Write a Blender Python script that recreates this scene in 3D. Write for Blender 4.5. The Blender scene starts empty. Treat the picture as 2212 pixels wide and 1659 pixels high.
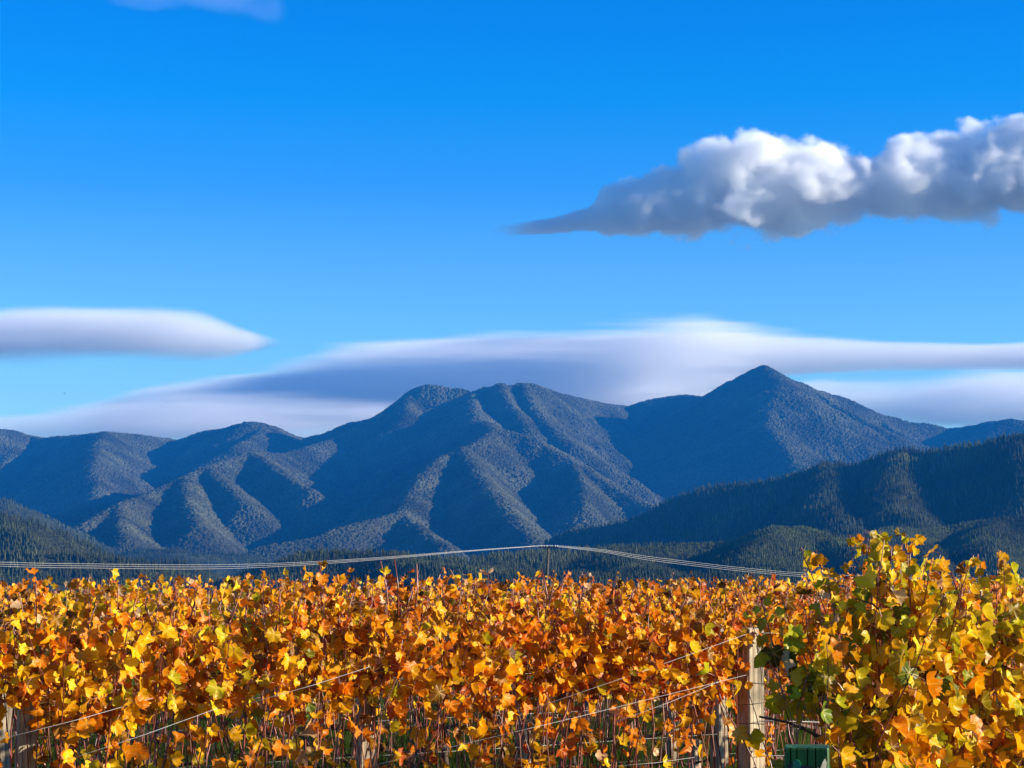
import bpy, math, random
import numpy as np
from mathutils import Vector, Matrix
from math import radians as R, pi, sin, cos, tan, atan

random.seed(7); rng = np.random.default_rng(7)
scene = bpy.context.scene
COL = scene.collection

# ------------------------------------------------------------ camera
FP, CX, CY, HORIZON = 4436.0, 1106.0, 829.5, 1275.0
EYE = 1.95
TILT = atan((HORIZON - CY) / FP)
cam_data = bpy.data.cameras.new('camera'); cam = bpy.data.objects.new('camera', cam_data)
COL.objects.link(cam); scene.camera = cam
cam_data.sensor_width = 36.0; cam_data.lens = 36.0 * FP / 2212.0
cam_data.clip_start = 0.1; cam_data.clip_end = 60000
cam.location = (0, 0, EYE); cam.rotation_euler = (pi / 2 + TILT, 0, 0)

def at(px, py, Y):
    """world point seen at photo pixel (2212 wide) at distance Y"""
    u = (px - CX) / FP; v = (CY - py) / FP
    dy = cos(TILT) - v * sin(TILT); dz = sin(TILT) + v * cos(TILT)
    k = Y / dy
    return Vector((u * k, Y, EYE + dz * k))

# ------------------------------------------------------------ sky, sun, exposure
SUN_AZ, SUN_EL = 99.0, 16.0         # azimuth clockwise from the view direction (+Y)
world = bpy.data.worlds.new('World'); scene.world = world; world.use_nodes = True
wn, wl = world.node_tree.nodes, world.node_tree.links
wn.clear()
wout = wn.new('ShaderNodeOutputWorld'); bg = wn.new('ShaderNodeBackground')
sky = wn.new('ShaderNodeTexSky'); sky.sky_type = 'NISHITA'; sky.sun_disc = False
sky.sun_elevation = R(SUN_EL); sky.sun_rotation = R(SUN_AZ)
sky.altitude = 100; sky.air_density = 1.0; sky.dust_density = 0.3; sky.ozone_density = 2.0
gam = wn.new('ShaderNodeGamma'); gam.inputs[1].default_value = 1.0
tc = wn.new('ShaderNodeTexCoord'); sep = wn.new('ShaderNodeSeparateXYZ')
ramp = wn.new('ShaderNodeValToRGB'); mulc = wn.new('ShaderNodeMix'); mulc.data_type = 'RGBA'; mulc.blend_type = 'MULTIPLY'
mulc.inputs[0].default_value = 1.0
wl.new(tc.outputs['Generated'], sep.inputs[0]); wl.new(sep.outputs[2], ramp.inputs[0])
SKY_RAMP = [(0.0, (0.55, 0.78, 0.9)), (0.096, (0.44, 0.73, 0.92)), (0.118, (0.35, 0.70, 0.93)), (0.151, (0.26, 0.61, 0.97)), (0.194, (0.09, 0.49, 1.0)), (0.235, (0.01, 0.48, 1.0)), (0.27, (0.004, 0.43, 1.0)), (0.5, (0.003, 0.34, 0.82)), (1.0, (0.003, 0.24, 0.62))]
cr = ramp.color_ramp
while len(cr.elements) < len(SKY_RAMP): cr.elements.new(0.5)
for e, (p, c) in zip(cr.elements, SKY_RAMP): e.position = p; e.color = (*c, 1)
wl.new(sky.outputs[0], mulc.inputs[6]); wl.new(ramp.outputs[0], mulc.inputs[7])
wl.new(mulc.outputs[2], bg.inputs[0]); wl.new(bg.outputs[0], wout.inputs[0])
bg.inputs[1].default_value = 0.118

sun_d = bpy.data.lights.new('sun', 'SUN'); sun = bpy.data.objects.new('sun', sun_d); COL.objects.link(sun)
sun_d.energy = 5.0; sun_d.angle = R(0.53); sun_d.color = (1.0, 0.90, 0.74)
sdir = Vector((sin(R(SUN_AZ)) * cos(R(SUN_EL)), cos(R(SUN_AZ)) * cos(R(SUN_EL)), sin(R(SUN_EL))))
sun.rotation_euler = (-sdir).to_track_quat('-Z', 'Y').to_euler(); sun.location = (40, -10, 40)

vs = scene.view_settings
scene.display_settings.display_device = 'sRGB'
vs.view_transform = 'Standard'; vs.look = 'None'; vs.gamma = 1.0; vs.use_curve_mapping = False
vs.exposure = 1.05
cy = scene.cycles
cy.max_bounces = 14; cy.diffuse_bounces = 3; cy.glossy_bounces = 2; cy.transmission_bounces = 3
cy.volume_bounces = 14; cy.transparent_max_bounces = 8; cy.caustics_reflective = False; cy.caustics_refractive = False
cy.use_denoising = True; cy.sample_clamp_indirect = 6.0
cy.volume_max_steps = 256

# ------------------------------------------------------------ helpers
def tag(o, label=None, cat=None, group=None, kind=None):
    if label: o['label'] = label
    if cat: o['category'] = cat
    if group: o['group'] = group
    if kind: o['kind'] = kind
    return o

def link(name, data, parent=None):
    o = bpy.data.objects.new(name, data); COL.objects.link(o)
    if parent is not None: o.parent = parent
    return o

def empty(name, loc):
    o = link(name, None); o.location = loc; o.empty_display_size = 0.1
    return o

def mesh_np(name, verts, faces, mats=(), smooth=True, mat_idx=None):
    """faces: list of tuples or (n,k) array"""
    me = bpy.data.meshes.new(name)
    verts = np.asarray(verts, dtype=np.float32)
    if isinstance(faces, np.ndarray):
        n, k = faces.shape
        me.vertices.add(len(verts)); me.vertices.foreach_set('co', verts.ravel())
        me.loops.add(n * k); me.loops.foreach_set('vertex_index', faces.astype(np.int32).ravel())
        me.polygons.add(n); me.polygons.foreach_set('loop_start', np.arange(0, n * k, k, dtype=np.int32))
        me.update(calc_edges=True)
    else:
        me.from_pydata(verts.tolist(), [], faces)
    for m in mats: me.materials.append(m)
    if smooth: me.polygons.foreach_set('use_smooth', np.ones(len(me.polygons), dtype=bool))
    if mat_idx is not None: me.polygons.foreach_set('material_index', np.asarray(mat_idx, dtype=np.int32))
    me.update()
    return me

def new_mat(name):
    m = bpy.data.materials.new(name); m.use_nodes = True
    nt = m.node_tree; nt.nodes.clear()
    return m, nt, nt.nodes.new('ShaderNodeOutputMaterial')

def N(nt, typ, **kw):
    n = nt.nodes.new(typ)
    for k, v in kw.items():
        if k.startswith('i_'):
            n.inputs[k[2:].replace('_', ' ')].default_value = v
        else: setattr(n, k, v)
    return n

def math_node(nt, op, a, b=None, clamp=False, c=None):
    n = nt.nodes.new('ShaderNodeMath'); n.operation = op; n.use_clamp = clamp
    for i, v in enumerate((a, b, c)):
        if v is None: continue
        if isinstance(v, (int, float)): n.inputs[i].default_value = v
        else: nt.links.new(v, n.inputs[i])
    return n.outputs[0]

def mix_col(nt, fac, a, b, blend='MIX'):
    n = nt.nodes.new('ShaderNodeMix'); n.data_type = 'RGBA'; n.blend_type = blend
    for s, v in ((0, fac), (6, a), (7, b)):
        if isinstance(v, (int, float)): n.inputs[s].default_value = v
        elif isinstance(v, tuple): n.inputs[s].default_value = (*v, 1)
        else: nt.links.new(v, n.inputs[s])
    return n.outputs[2]

def ramp_node(nt, fac, stops):
    n = nt.nodes.new('ShaderNodeValToRGB'); e = n.color_ramp.elements
    while len(e) < len(stops): e.new(0.5)
    for k, (p, c) in zip(e, stops):
        k.position = p; k.color = (*c, 1) if isinstance(c, tuple) else (c, c, c, 1)
    nt.links.new(fac, n.inputs[0])
    return n.outputs[0]

# value noise in numpy
def _hash(ix, iy, seed):
    h = (ix.astype(np.int64) * 374761393 + iy.astype(np.int64) * 668265263 + seed * 1442695041) & 0xffffffff
    h = ((h ^ (h >> 13)) * 1274126177) & 0xffffffff
    return ((h ^ (h >> 16)) & 0xffff) / 65535.0
def vnoise(x, y, seed=0):
    ix, iy = np.floor(x), np.floor(y); fx, fy = x - ix, y - iy
    fx = fx * fx * fx * (fx * (fx * 6 - 15) + 10); fy = fy * fy * fy * (fy * (fy * 6 - 15) + 10)
    a = _hash(ix, iy, seed); b = _hash(ix + 1, iy, seed); c = _hash(ix, iy + 1, seed); d = _hash(ix + 1, iy + 1, seed)
    return (a * (1 - fx) + b * fx) * (1 - fy) + (c * (1 - fx) + d * fx) * fy
def fbm(x, y, octv=4, seed=0, ridged=False):
    s = 0; a = 0.5; t = 0
    for o in range(octv):
        n = vnoise(x, y, seed + o * 17)
        if ridged: n = 1 - abs(2 * n - 1)
        s = s + a * n; t += a; a *= 0.5
        x, y = x * 2.03 + 5.2, y * 2.03 + 1.3
    return s / t

# ------------------------------------------------------------ materials
def forest_mat(name, c1, c2, c3, rough=0.9):
    m, nt, out = new_mat(name)
    oi = N(nt, 'ShaderNodeObjectInfo'); geo = N(nt, 'ShaderNodeNewGeometry')
    nz = N(nt, 'ShaderNodeTexNoise', i_Scale=0.006, i_Detail=6.0); nt.links.new(geo.outputs['Position'], nz.inputs['Vector'])
    c = ramp_node(nt, oi.outputs['Random'], [(0.0, c1), (0.55, c2), (0.9, c2), (1.0, c3)])
    f = ramp_node(nt, nz.outputs[0], [(0.36, 0.45), (0.5, 0.9), (0.66, 1.5)])
    c = mix_col(nt, 1.0, c, f, 'MULTIPLY')
    p = N(nt, 'ShaderNodeBsdfPrincipled', i_Roughness=rough)
    p.inputs['Specular IOR Level'].default_value = 0.1
    nt.links.new(c, p.inputs['Base Color']); nt.links.new(p.outputs[0], out.inputs[0])
    return m

def hill_mat(name, ca, cb):
    m, nt, out = new_mat(name)
    geo = N(nt, 'ShaderNodeNewGeometry')
    nz = N(nt, 'ShaderNodeTexNoise', i_Scale=0.02, i_Detail=6.0); nt.links.new(geo.outputs['Position'], nz.inputs['Vector'])
    c = ramp_node(nt, nz.outputs[0], [(0.35, ca), (0.7, cb)])
    p = N(nt, 'ShaderNodeBsdfDiffuse'); nt.links.new(c, p.inputs[0])
    bp = N(nt, 'ShaderNodeBump', i_Strength=1.0, i_Distance=8.0); nt.links.new(nz.outputs[0], bp.inputs['Height'])
    nt.links.new(bp.outputs[0], p.inputs['Normal'])
    nt.links.new(p.outputs[0], out.inputs[0])
    return m

M_bush = forest_mat('native_bush', (0.042, 0.047, 0.024), (0.06, 0.060, 0.032), (0.088, 0.080, 0.044))
M_pine = forest_mat('pine_needles', (0.035, 0.045, 0.016), (0.06, 0.068, 0.026), (0.11, 0.105, 0.045))
M_pine_young = forest_mat('young_pine_needles', (0.06, 0.075, 0.02), (0.09, 0.105, 0.028), (0.14, 0.14, 0.045))
M_hill = hill_mat('far_slope', (0.045, 0.045, 0.03), (0.08, 0.075, 0.05))
M_hill_near = hill_mat('near_slope', (0.03, 0.036, 0.016), (0.06, 0.062, 0.026))

# ------------------------------------------------------------ terrain
GULLY = 50
def ridge_field(X, Y, ridges):
    """ridges: list of (points[(px,py,dist)], slope k, rounding r, extend). height = max over ridges of cones along them"""
    warp = 90
    Xw = X + warp * (fbm(X / 420, Y / 420, 3, 11) - 0.5) * 0.9
    Yw = Y + warp * (fbm(X / 420, Y / 420, 3, 29) - 0.5) * 0.9
    H = np.full(X.shape, -1e3)
    gul = fbm(X / 260, Y / 260, 4, 3, ridged=True)
    fine = fbm(X / 60, Y / 60, 3, 51)
    for pts, k, r in ridges:
        P = [at(*p) for p in pts]
        for a, b in zip(P[:-1], P[1:]):
            dx, dy = b.x - a.x, b.y - a.y; L2 = dx * dx + dy * dy
            # exact ridge line near its crest, warped farther away
            t0 = np.clip(((X - a.x) * dx + (Y - a.y) * dy) / L2, 0, 1)
            d0 = np.hypot(X - (a.x + t0 * dx), Y - (a.y + t0 * dy))
            w = np.clip(d0 / 160, 0, 1)
            Xa = X + (Xw - X) * w; Ya = Y + (Yw - Y) * w
            t = np.clip(((Xa - a.x) * dx + (Ya - a.y) * dy) / L2, 0, 1)
            d = np.hypot(Xa - (a.x + t * dx), Ya - (a.y + t * dy))
            z = a.z + (b.z - a.z) * t
            dd = np.sqrt(d * d + r * r) - r
            h = z - k * dd * (1.0 - 0.10 * np.clip(dd / 900, 0, 1))
            h += (gul - 0.62) * np.clip(d / 200, 0, 1) * GULLY * min(1.0, k * 1.6) + (fine - 0.5) * np.clip(d / 60, 0, 1) * 10
            H = np.maximum(H, h)
    return H

def terrain(name, x0, x1, y0, y1, step, ridges, mat, label):
    nx, ny = int((x1 - x0) / step) + 1, int((y1 - y0) / step) + 1
    gx, gy = np.meshgrid(np.linspace(x0, x1, nx), np.linspace(y0, y1, ny))
    H = ridge_field(gx, gy, ridges)
    H = np.where(H < 0, np.maximum(H * 0.05, -0.7), H)
    v = np.stack([gx, gy, H], -1).reshape(-1, 3)
    i = np.arange(nx * ny).reshape(ny, nx)
    f = np.stack([i[:-1, :-1], i[:-1, 1:], i[1:, 1:], i[1:, :-1]], -1).reshape(-1, 4)
    keep = (H[:-1, :-1].ravel() > -0.5) | (H[1:, 1:].ravel() > -0.5)
    me = mesh_np(name, v, f[keep], [mat])
    o = link(name, me); tag(o, label, None, None, 'structure')
    return dict(gx=gx, gy=gy, H=H, x0=x0, y0=y0, step_x=(x1 - x0) / (nx - 1), step_y=(y1 - y0) / (ny - 1), obj=o)

def sample(T, x, y):
    fx = (x - T['x0']) / T['step_x']; fy = (y - T['y0']) / T['step_y']
    ix = np.clip(fx.astype(int), 0, T['H'].shape[1] - 2); iy = np.clip(fy.astype(int), 0, T['H'].shape[0] - 2)
    fx -= ix; fy -= iy; H = T['H']
    h = (H[iy, ix] * (1 - fx) + H[iy, ix + 1] * fx) * (1 - fy) + (H[iy + 1, ix] * (1 - fx) + H[iy + 1, ix + 1] * fx) * fy
    gx = (H[iy, ix + 1] - H[iy, ix]) / T['step_x']; gy = (H[iy + 1, ix] - H[iy, ix]) / T['step_y']
    return h, gx, gy

def scatter(name, T, n, protos, smin, smax, label, aspect=1.0, mask=None, margin=0.06, sink=0.15):
    """points on a terrain in the part of it that faces the view, instanced with geometry nodes"""
    y = T['gy'].min() + rng.random(n) * (T['gy'].max() - T['gy'].min())
    lim = 1106 / FP + margin
    x = y * lim * (rng.random(n) * 2 - 1)
    q = (x > T['gx'].min()) & (x < T['gx'].max()); x, y = x[q], y[q]
    h, gx, gy = sample(T, x, y)
    lim = 1106 / FP + margin
    ok = (h > 3) & (np.abs(x / y) < lim)
    # facing the valley side where the camera stands, with some margin over the crest
    ok &= (-(gx * (0 - x) + gy * (0 - y)) / np.hypot(x, y) + (h - EYE) * 0 ) > -0.16
    if mask is not None: ok &= mask(x, y, h)
    x, y, h = x[ok], y[ok], h[ok]
    s = smin + (smax - smin) * rng.random(len(x)) ** 2.2
    s = s * (0.45 + 1.1 * fbm(x / 70, y / 70, 3, 91))
    which = rng.integers(0, len(protos), len(x))
    for i, pr in enumerate(protos):
        q = which == i
        me = mesh_np(name + '_points', np.stack([x[q], y[q], h[q] - sink * s[q]], -1), [])
        a = me.attributes.new('sc', 'FLOAT', 'POINT'); a.data.foreach_set('value', s[q].astype(np.float32))
        a = me.attributes.new('rot', 'FLOAT', 'POINT'); a.data.foreach_set('value', (rng.random(q.sum()) * 6.28).astype(np.float32))
        o = link(name, me); tag(o, label, None, None, 'stuff')
        md = o.modifiers.new('spread', 'NODES'); md.node_group = instancer(pr)
    return len(x)

_inst = {}
def instancer(proto):
    if proto.name in _inst: return _inst[proto.name]
    ng = bpy.data.node_groups.new('spread_' + proto.name, 'GeometryNodeTree')
    ng.interface.new_socket('Geometry', in_out='INPUT', socket_type='NodeSocketGeometry')
    ng.interface.new_socket('Geometry', in_out='OUTPUT', socket_type='NodeSocketGeometry')
    gi, go = ng.nodes.new('NodeGroupInput'), ng.nodes.new('NodeGroupOutput')
    oi = ng.nodes.new('GeometryNodeObjectInfo'); oi.inputs['Object'].default_value = proto
    oi.inputs['As Instance'].default_value = True
    iop = ng.nodes.new('GeometryNodeInstanceOnPoints')
    s = ng.nodes.new('GeometryNodeInputNamedAttribute'); s.data_type = 'FLOAT'; s.inputs[0].default_value = 'sc'
    r = ng.nodes.new('GeometryNodeInputNamedAttribute'); r.data_type = 'FLOAT'; r.inputs[0].default_value = 'rot'
    cx = ng.nodes.new('ShaderNodeCombineXYZ')
    ng.links.new(r.outputs[0], cx.inputs[2])
    ng.links.new(gi.outputs[0], iop.inputs['Points']); ng.links.new(oi.outputs['Geometry'], iop.inputs['Instance'])
    ng.links.new(cx.outputs[0], iop.inputs['Rotation']); ng.links.new(s.outputs[0], iop.inputs['Scale'])
    ng.links.new(iop.outputs[0], go.inputs[0])
    _inst[proto.name] = ng
    return ng

def proto_obj(name, me):
    return bpy.data.objects.new(name, me)          # never linked: only the instances show

def blob_tree(seed, mat):
    """rounded bush crown built from a jittered icosphere, unit height"""
    import bmesh
    bm = bmesh.new(); bmesh.ops.create_icosphere(bm, subdivisions=2, radius=0.5)
    rs = random.Random(seed)
    for v in bm.verts:
        f = 1 + rs.uniform(-0.28, 0.22)
        v.co = Vector((v.co.x * f, v.co.y * f, v.co.z * f * 0.95 + 0.42))
    me = bpy.data.meshes.new('crown'); bm.to_mesh(me); bm.free(); me.materials.append(mat)
    return proto_obj('bush_crown_%d' % seed, me)

def cone_tree(seed, mat, wide=0.34):
    """conifer of ragged tiers, unit height"""
    rs = random.Random(seed); V = []; F = []
    tiers = 6; n = 7
    for t in range(tiers):
        z0 = 0.06 + 0.86 * t / tiers; z1 = min(1.0, z0 + 0.30)
        r = wide * 0.5 * (1 - 0.86 * t / tiers) * rs.uniform(0.85, 1.15)
        b = len(V)
        for i in range(n):
            a = 2 * pi * i / n + t * 0.7; q = r * rs.uniform(0.6, 1.25)
            V.append((q * cos(a), q * sin(a), z0 + rs.uniform(-0.03, 0.03)))
        V.append((0, 0, z1)); V.append((0, 0, z0 + 0.05))
        for i in range(n):
            F.append((b + i, b + (i + 1) % n, b + n)); F.append((b + (i + 1) % n, b + i, b + n + 1))
    return proto_obj('conifer_%d_%s' % (seed, mat.name), mesh_np('conifer', V, F, [mat], smooth=False))

bushes = [blob_tree(i, M_bush) for i in range(3)]
pines = [cone_tree(i, M_pine) for i in range(3)]
young = [cone_tree(10 + i, M_pine_young, 0.5) for i in range(2)]

# --- the far mountain range
sk = lambda pts, y: [(a, b, y if not callable(y) else y(a)) for a, b in pts]
left_sky = [(-700, 900), (-350, 925), (-120, 915), (0, 930), (25, 931), (57, 942), (90, 948), (133, 946), (173, 943), (230, 934), (283, 941), (326, 946), (383, 953), (406, 948), (450, 931), (477, 932), (507, 921), (540, 914), (567, 917), (600, 928), (643, 946), (660, 951)]
mid_sky = [(683, 944), (700, 943), (737, 925), (764, 914), (815, 908), (847, 883), (874, 859), (897, 841), (924, 834), (947, 834), (970, 842), (994, 842), (1024, 849), (1047, 839), (1064, 837), (1082, 829), (1102, 836), (1120, 829), (1150, 831), (1177, 843), (1200, 852), (1217, 853), (1254, 863), (1304, 874), (1347, 879)]
right_sky = [(1347, 879), (1370, 877), (1404, 865), (1437, 859), (1475, 855), (1522, 859), (1542, 848), (1575, 828), (1608, 811), (1652, 791), (1675, 804), (1705, 823), (1735, 831), (1762, 846), (1788, 853), (1835, 866), (1868, 884), (1895, 896), (1931, 904), (1965, 916), (2008, 918), (2042, 928)]
far_right = [(2042, 928), (2085, 926), (2142, 914), (2185, 909), (2212, 913), (2400, 930), (2700, 900), (3000, 940)]
ridges = [
    (sk(left_sky, 7700), 0.80, 25),
    ([(660, 951, 7700), (683, 944, 7500)], 0.80, 25),
    (sk(mid_sky, 7400), 0.85, 22),
    (sk(right_sky, lambda x: 7400 + min(600, (x - 1347) * 2.0)), 0.90, 20),
    (sk(far_right, lambda x: 8000), 0.6, 25),
    # spurs of the left range, running towards the viewer
    ([(230, 934, 7700), (212, 962, 7350), (207, 1000, 7000), (210, 1060, 6700), (225, 1110, 6400)], 0.62, 18),
    ([(326, 946, 7700), (318, 985, 7450), (300, 1030, 7200)], 0.66, 12),
    ([(45, 938, 7700), (30, 980, 7350), (-20, 1040, 7000)], 0.62, 18),
    ([(567, 917, 7700), (560, 938, 7500), (530, 955, 7300), (505, 968, 7150)], 0.7, 10),
    ([(620, 935, 7700), (612, 955, 7550), (600, 972, 7450)], 0.7, 8),
    # long spur falling to the left from the col, with ribs on its sunny side
    ([(764, 914, 7400), (728, 948, 7200), (672, 966, 7000), (610, 985, 6800), (547, 978, 6600), (500, 993, 6450), (450, 1012, 6300), (400, 1033, 6150), (333, 1066, 5950), (265, 1090, 5700), (190, 1135, 5400)], 0.62, 14),
    ([(547, 978, 6600), (590, 1010, 6350), (640, 1045, 6150), (672, 1062, 6050)], 0.95, 16),
    ([(450, 1012, 6300), (500, 1060, 6000), (535, 1092, 5850)], 0.95, 16),
    ([(400, 1033, 6150), (410, 1090, 5750), (432, 1140, 5450)], 0.9, 14),
    ([(265, 1090, 5700), (262, 1130, 5400), (270, 1170, 5200)], 0.7, 8),
    # central mountain
    ([(897, 841, 7400), (884, 862, 7250), (878, 905, 7080)], 0.74, 10),
    ([(1024, 849, 7400), (1026, 880, 7150), (1036, 910, 6850), (1072, 930, 6500)], 0.60, 14),
    ([(1082, 829, 7400), (1100, 868, 7150), (1128, 905, 6950), (1142, 925, 6850)], 0.78, 8),
    ([(1130, 829, 7400), (1150, 872, 7150), (1180, 915, 6950), (1237, 964, 6700)], 0.70, 12),
    # the big forward spur
    ([(1072, 930, 6500), (1100, 935, 6480), (1157, 953, 6430), (1180, 969, 6400), (1237, 999, 6300), (1287, 1033, 6200), (1337, 1063, 6100), (1418, 1101, 5950), (1500, 1150, 5800)], 0.66, 16),
    ([(1072, 930, 6500), (1037, 955, 6300), (954, 992, 6100), (910, 1033, 5900), (888, 1068, 5750), (868, 1112, 5550), (820, 1123, 5450), (770, 1136, 5350), (700, 1160, 5250), (563, 1186, 5150)], 0.66, 14),
    ([(1000, 970, 6180), (1036, 1030, 5850), (1085, 1090, 5550), (1150, 1168, 5200)], 0.85, 18),
    ([(868, 1112, 5550), (915, 1150, 5300), (960, 1185, 5100)], 0.74, 8),
    ([(1237, 999, 6300), (1262, 1050, 6000), (1262, 1100, 5750)], 0.80, 8),
    # right mountain
    ([(1652, 791, 8000), (1688, 828, 7800), (1672, 872, 7600), (1662, 918, 7400), (1694, 962, 7200), (1720, 1000, 7000)], 0.60, 16),
    ([(1694, 920, 7450), (1745, 928, 7300), (1800, 968, 7100), (1860, 992, 6900)], 0.62, 14),
    ([(1745, 838, 7950), (1800, 875, 7800), (1860, 905, 7600), (1930, 945, 7400)], 0.64, 12),
    ([(1868, 884, 8000), (1930, 930, 7800), (1975, 965, 7600)], 0.66, 12),
]
SKY_X = [-700, -350, -120, 57, 230, 383, 545, 660, 700, 737, 764, 815, 924, 1082, 1150, 1347, 1475, 1652, 1868, 2042, 2185, 2400, 2700, 3000]
SKY_Y = [7800, 8200, 7700, 8150, 7600, 8150, 7600, 8000, 7900, 7600, 7450, 7850, 7400, 7350, 7400, 8350, 8250, 7500, 7950, 8350, 7900, 8300, 7900, 8300]
depth_at = lambda px: float(np.interp(px, SKY_X, SKY_Y))
ridges = [([(a, b, c if c >= 7400 else 7400 - (7400 - c) * 1.38) for a, b, c in pts], k, r) for pts, k, r in ridges]
def settle(pts, k, r, i):
    if i < 5: return ([(a, b, depth_at(a)) for a, b, c in pts], k, r)
    if pts[0][2] >= 7400:
        d = depth_at(pts[0][0]) - pts[0][2]
        return ([(a, b, c + d) for a, b, c in pts], k, r)
    return (pts, k, r)
ridges = [settle(*q, i) for i, q in enumerate(ridges)]
T_far = terrain('mountains', -2700, 3300, 4050, 9200, 11, ridges, M_hill, 'forested mountain range with a sharp peak, blue in the haze')

# --- the dark ridge on the right
rd = [(1190, 1180, 3300), (1210, 1168, 3300), (1237, 1153, 3300), (1260, 1140, 3300), (1304, 1137, 3320), (1370, 1127, 3340), (1430, 1100, 3380), (1470, 1078, 3400), (1508, 1065, 3420), (1558, 1053, 3450), (1608, 1048, 3480), (1662, 1040, 3500), (1708, 1031, 3500), (1762, 1011, 3500), (1785, 1001, 3500), (1835, 1006, 3500), (1858, 1005, 3500), (1888, 996, 3500), (1918, 981, 3500), (1952, 976, 3500), (1985, 978, 3500), (2025, 975, 3500), (2092, 966, 3500), (2142, 956, 3500), (2182, 946, 3500), (2212, 945, 3500), (2400, 925, 3500), (2800, 960, 3500)]
rd = [(a, b, float(np.interp(a, [1190, 1785, 2212, 2800], [3900, 3480, 3150, 2900]))) for a, b, c in rd]
ridges2 = [
    (rd, 0.55, 12),
    ([(1785, 1001, 3480), (1795, 1035, 3280), (1802, 1080, 3020), (1822, 1118, 2820), (1860, 1150, 2650)], 0.70, 16),
    ([(1952, 976, 3358), (1948, 1010, 3170), (1930, 1065, 2910), (1945, 1110, 2750), (1990, 1150, 2600)], 0.70, 16),
    ([(1470, 1078, 3702), (1490, 1095, 3600)], 0.8, 6),
    ([(2212, 945, 3150), (2215, 990, 3000), (2240, 1060, 2850)], 0.7, 10),
]
T_right = terrain('dark_ridge', 60, 1500, 2450, 4400, 7, ridges2, M_hill_near, 'dark forested ridge rising to the right')

# --- left hills in front of the range
ridges3 = [
    ([(-500, 1000, 4300), (-200, 1040, 4300), (0, 1080, 4300), (27, 1093, 4300), (67, 1113, 4300), (133, 1140, 4300), (200, 1173, 4300), (243, 1193, 4250)], 0.5, 14),
    ([(240, 1200, 4000), (300, 1185, 4000), (383, 1186, 4000), (427, 1200, 4000), (467, 1195, 4050), (533, 1197, 4050), (640, 1215, 4050), (700, 1225, 4050)], 0.5, 10),
]
T_left = terrain('left_hills', -1700, -200, 3500, 4800, 9, ridges3, M_hill_near, 'low hazy hills at the foot of the range on the left')

ridges4 = [
    ([(-600, 1060, 2500), (-200, 1095, 2500), (0, 1118, 2500), (67, 1131, 2500), (133, 1166, 2500), (183, 1192, 2500), (233, 1208, 2500), (333, 1216, 2480), (420, 1225, 2450)], 0.5, 10),
    ([(0, 1118, 2500), (40, 1150, 2350), (90, 1180, 2250)], 0.55, 8),
    ([(-200, 1190, 2050), (30, 1200, 2050), (120, 1195, 2050), (250, 1212, 2050), (330, 1225, 2050)], 0.45, 8),
]
T_left2 = terrain('pine_hill', -1100, -200, 1800, 2900, 7, ridges4, M_hill_near, 'nearer pine covered hill at the left edge')

# --- the plantation hills in front
ridges5 = [
    ([(560, 1232, 2000), (617, 1218, 2000), (667, 1199, 2000), (770, 1196, 2000), (820, 1197, 2000), (887, 1204, 2000), (954, 1206, 2000), (1020, 1213, 2000), (1137, 1200, 2050), (1210, 1199, 2100), (1337, 1183, 2150), (1475, 1176, 2200), (1608, 1170, 2200), (1648, 1150, 2200), (1675, 1138, 2200), (1725, 1138, 2200), (1765, 1153, 2200), (1808, 1167, 2200), (1865, 1160, 2300), (1942, 1148, 2400), (2042, 1141, 2500), (2100, 1130, 2500), (2158, 1121, 2500), (2212, 1121, 2500), (2600, 1140, 2500)], 0.42, 10),
    ([(1765, 1153, 2200), (1850, 1185, 2050), (1900, 1230, 1900)], 0.5, 8),
    ([(1700, 1138, 2200), (1640, 1185, 2000), (1650, 1225, 1850)], 0.42, 8),
    ([(1942, 1148, 2400), (1985, 1175, 2250), (2010, 1215, 2100)], 0.55, 8),
    ([(2158, 1121, 2500), (2120, 1160, 2300), (2150, 1210, 2100)], 0.55, 8),
    ([(1300, 1190, 2150), (1350, 1215, 1950), (1420, 1240, 1800)], 0.4, 8),
    ([(850, 1200, 2000), (900, 1225, 1850), (1100, 1238, 1750), (1350, 1246, 1700), (1600, 1250, 1700)], 0.36, 8),
]
T_front = terrain('plantation_hills', -560, 900, 1450, 2900, 7, ridges5, M_hill_near, 'rolling hills planted with conifers in front of the range')

# plain
M_grass, nt, out = new_mat('pasture')
geo = N(nt, 'ShaderNodeNewGeometry'); nz = N(nt, 'ShaderNodeTexNoise', i_Scale=0.9, i_Detail=8.0); nt.links.new(geo.outputs['Position'], nz.inputs['Vector'])
c = ramp_node(nt, nz.outputs[0], [(0.35, (0.025, 0.02, 0.010)), (0.55, (0.03, 0.04, 0.008)), (0.7, (0.06, 0.09, 0.015))])
p = N(nt, 'ShaderNodeBsdfDiffuse'); nt.links.new(c, p.inputs[0]); nt.links.new(p.outputs[0], out.inputs[0])
g = link('ground', mesh_np('ground', [(-5500, -60, 0), (5500, -60, 0), (5500, 9600, 0), (-5500, 9600, 0)], [(0, 1, 2, 3)], [M_grass], smooth=False))
tag(g, 'flat green valley floor under the vineyard', None, None, 'structure')

scatter('native_forest', T_far, 950000, bushes, 5, 11, 'dense native bush covering the far mountains')
scatter('ridge_forest', T_right, 150000, pines, 7, 15, 'dark trees covering the ridge on the right')
scatter('hill_forest', T_left, 90000, pines[:2], 6, 12, 'hazy conifers on the low left hills')
scatter('pine_forest', T_left2, 90000, pines, 5, 11, 'tall dark pines on the hill at the left edge')
youngmask = lambda x, y, h: (fbm(x / 130, y / 130, 3, 77) > 0.56)
scatter('pine_plantation', T_front, 260000, pines, 4, 9, 'plantation pines in even rows over the near hills', mask=lambda x, y, h: ~youngmask(x, y, h))
scatter('young_plantation', T_front, 260000, young, 2.5, 5, 'paler young plantation trees on the near hills', mask=youngmask)
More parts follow.
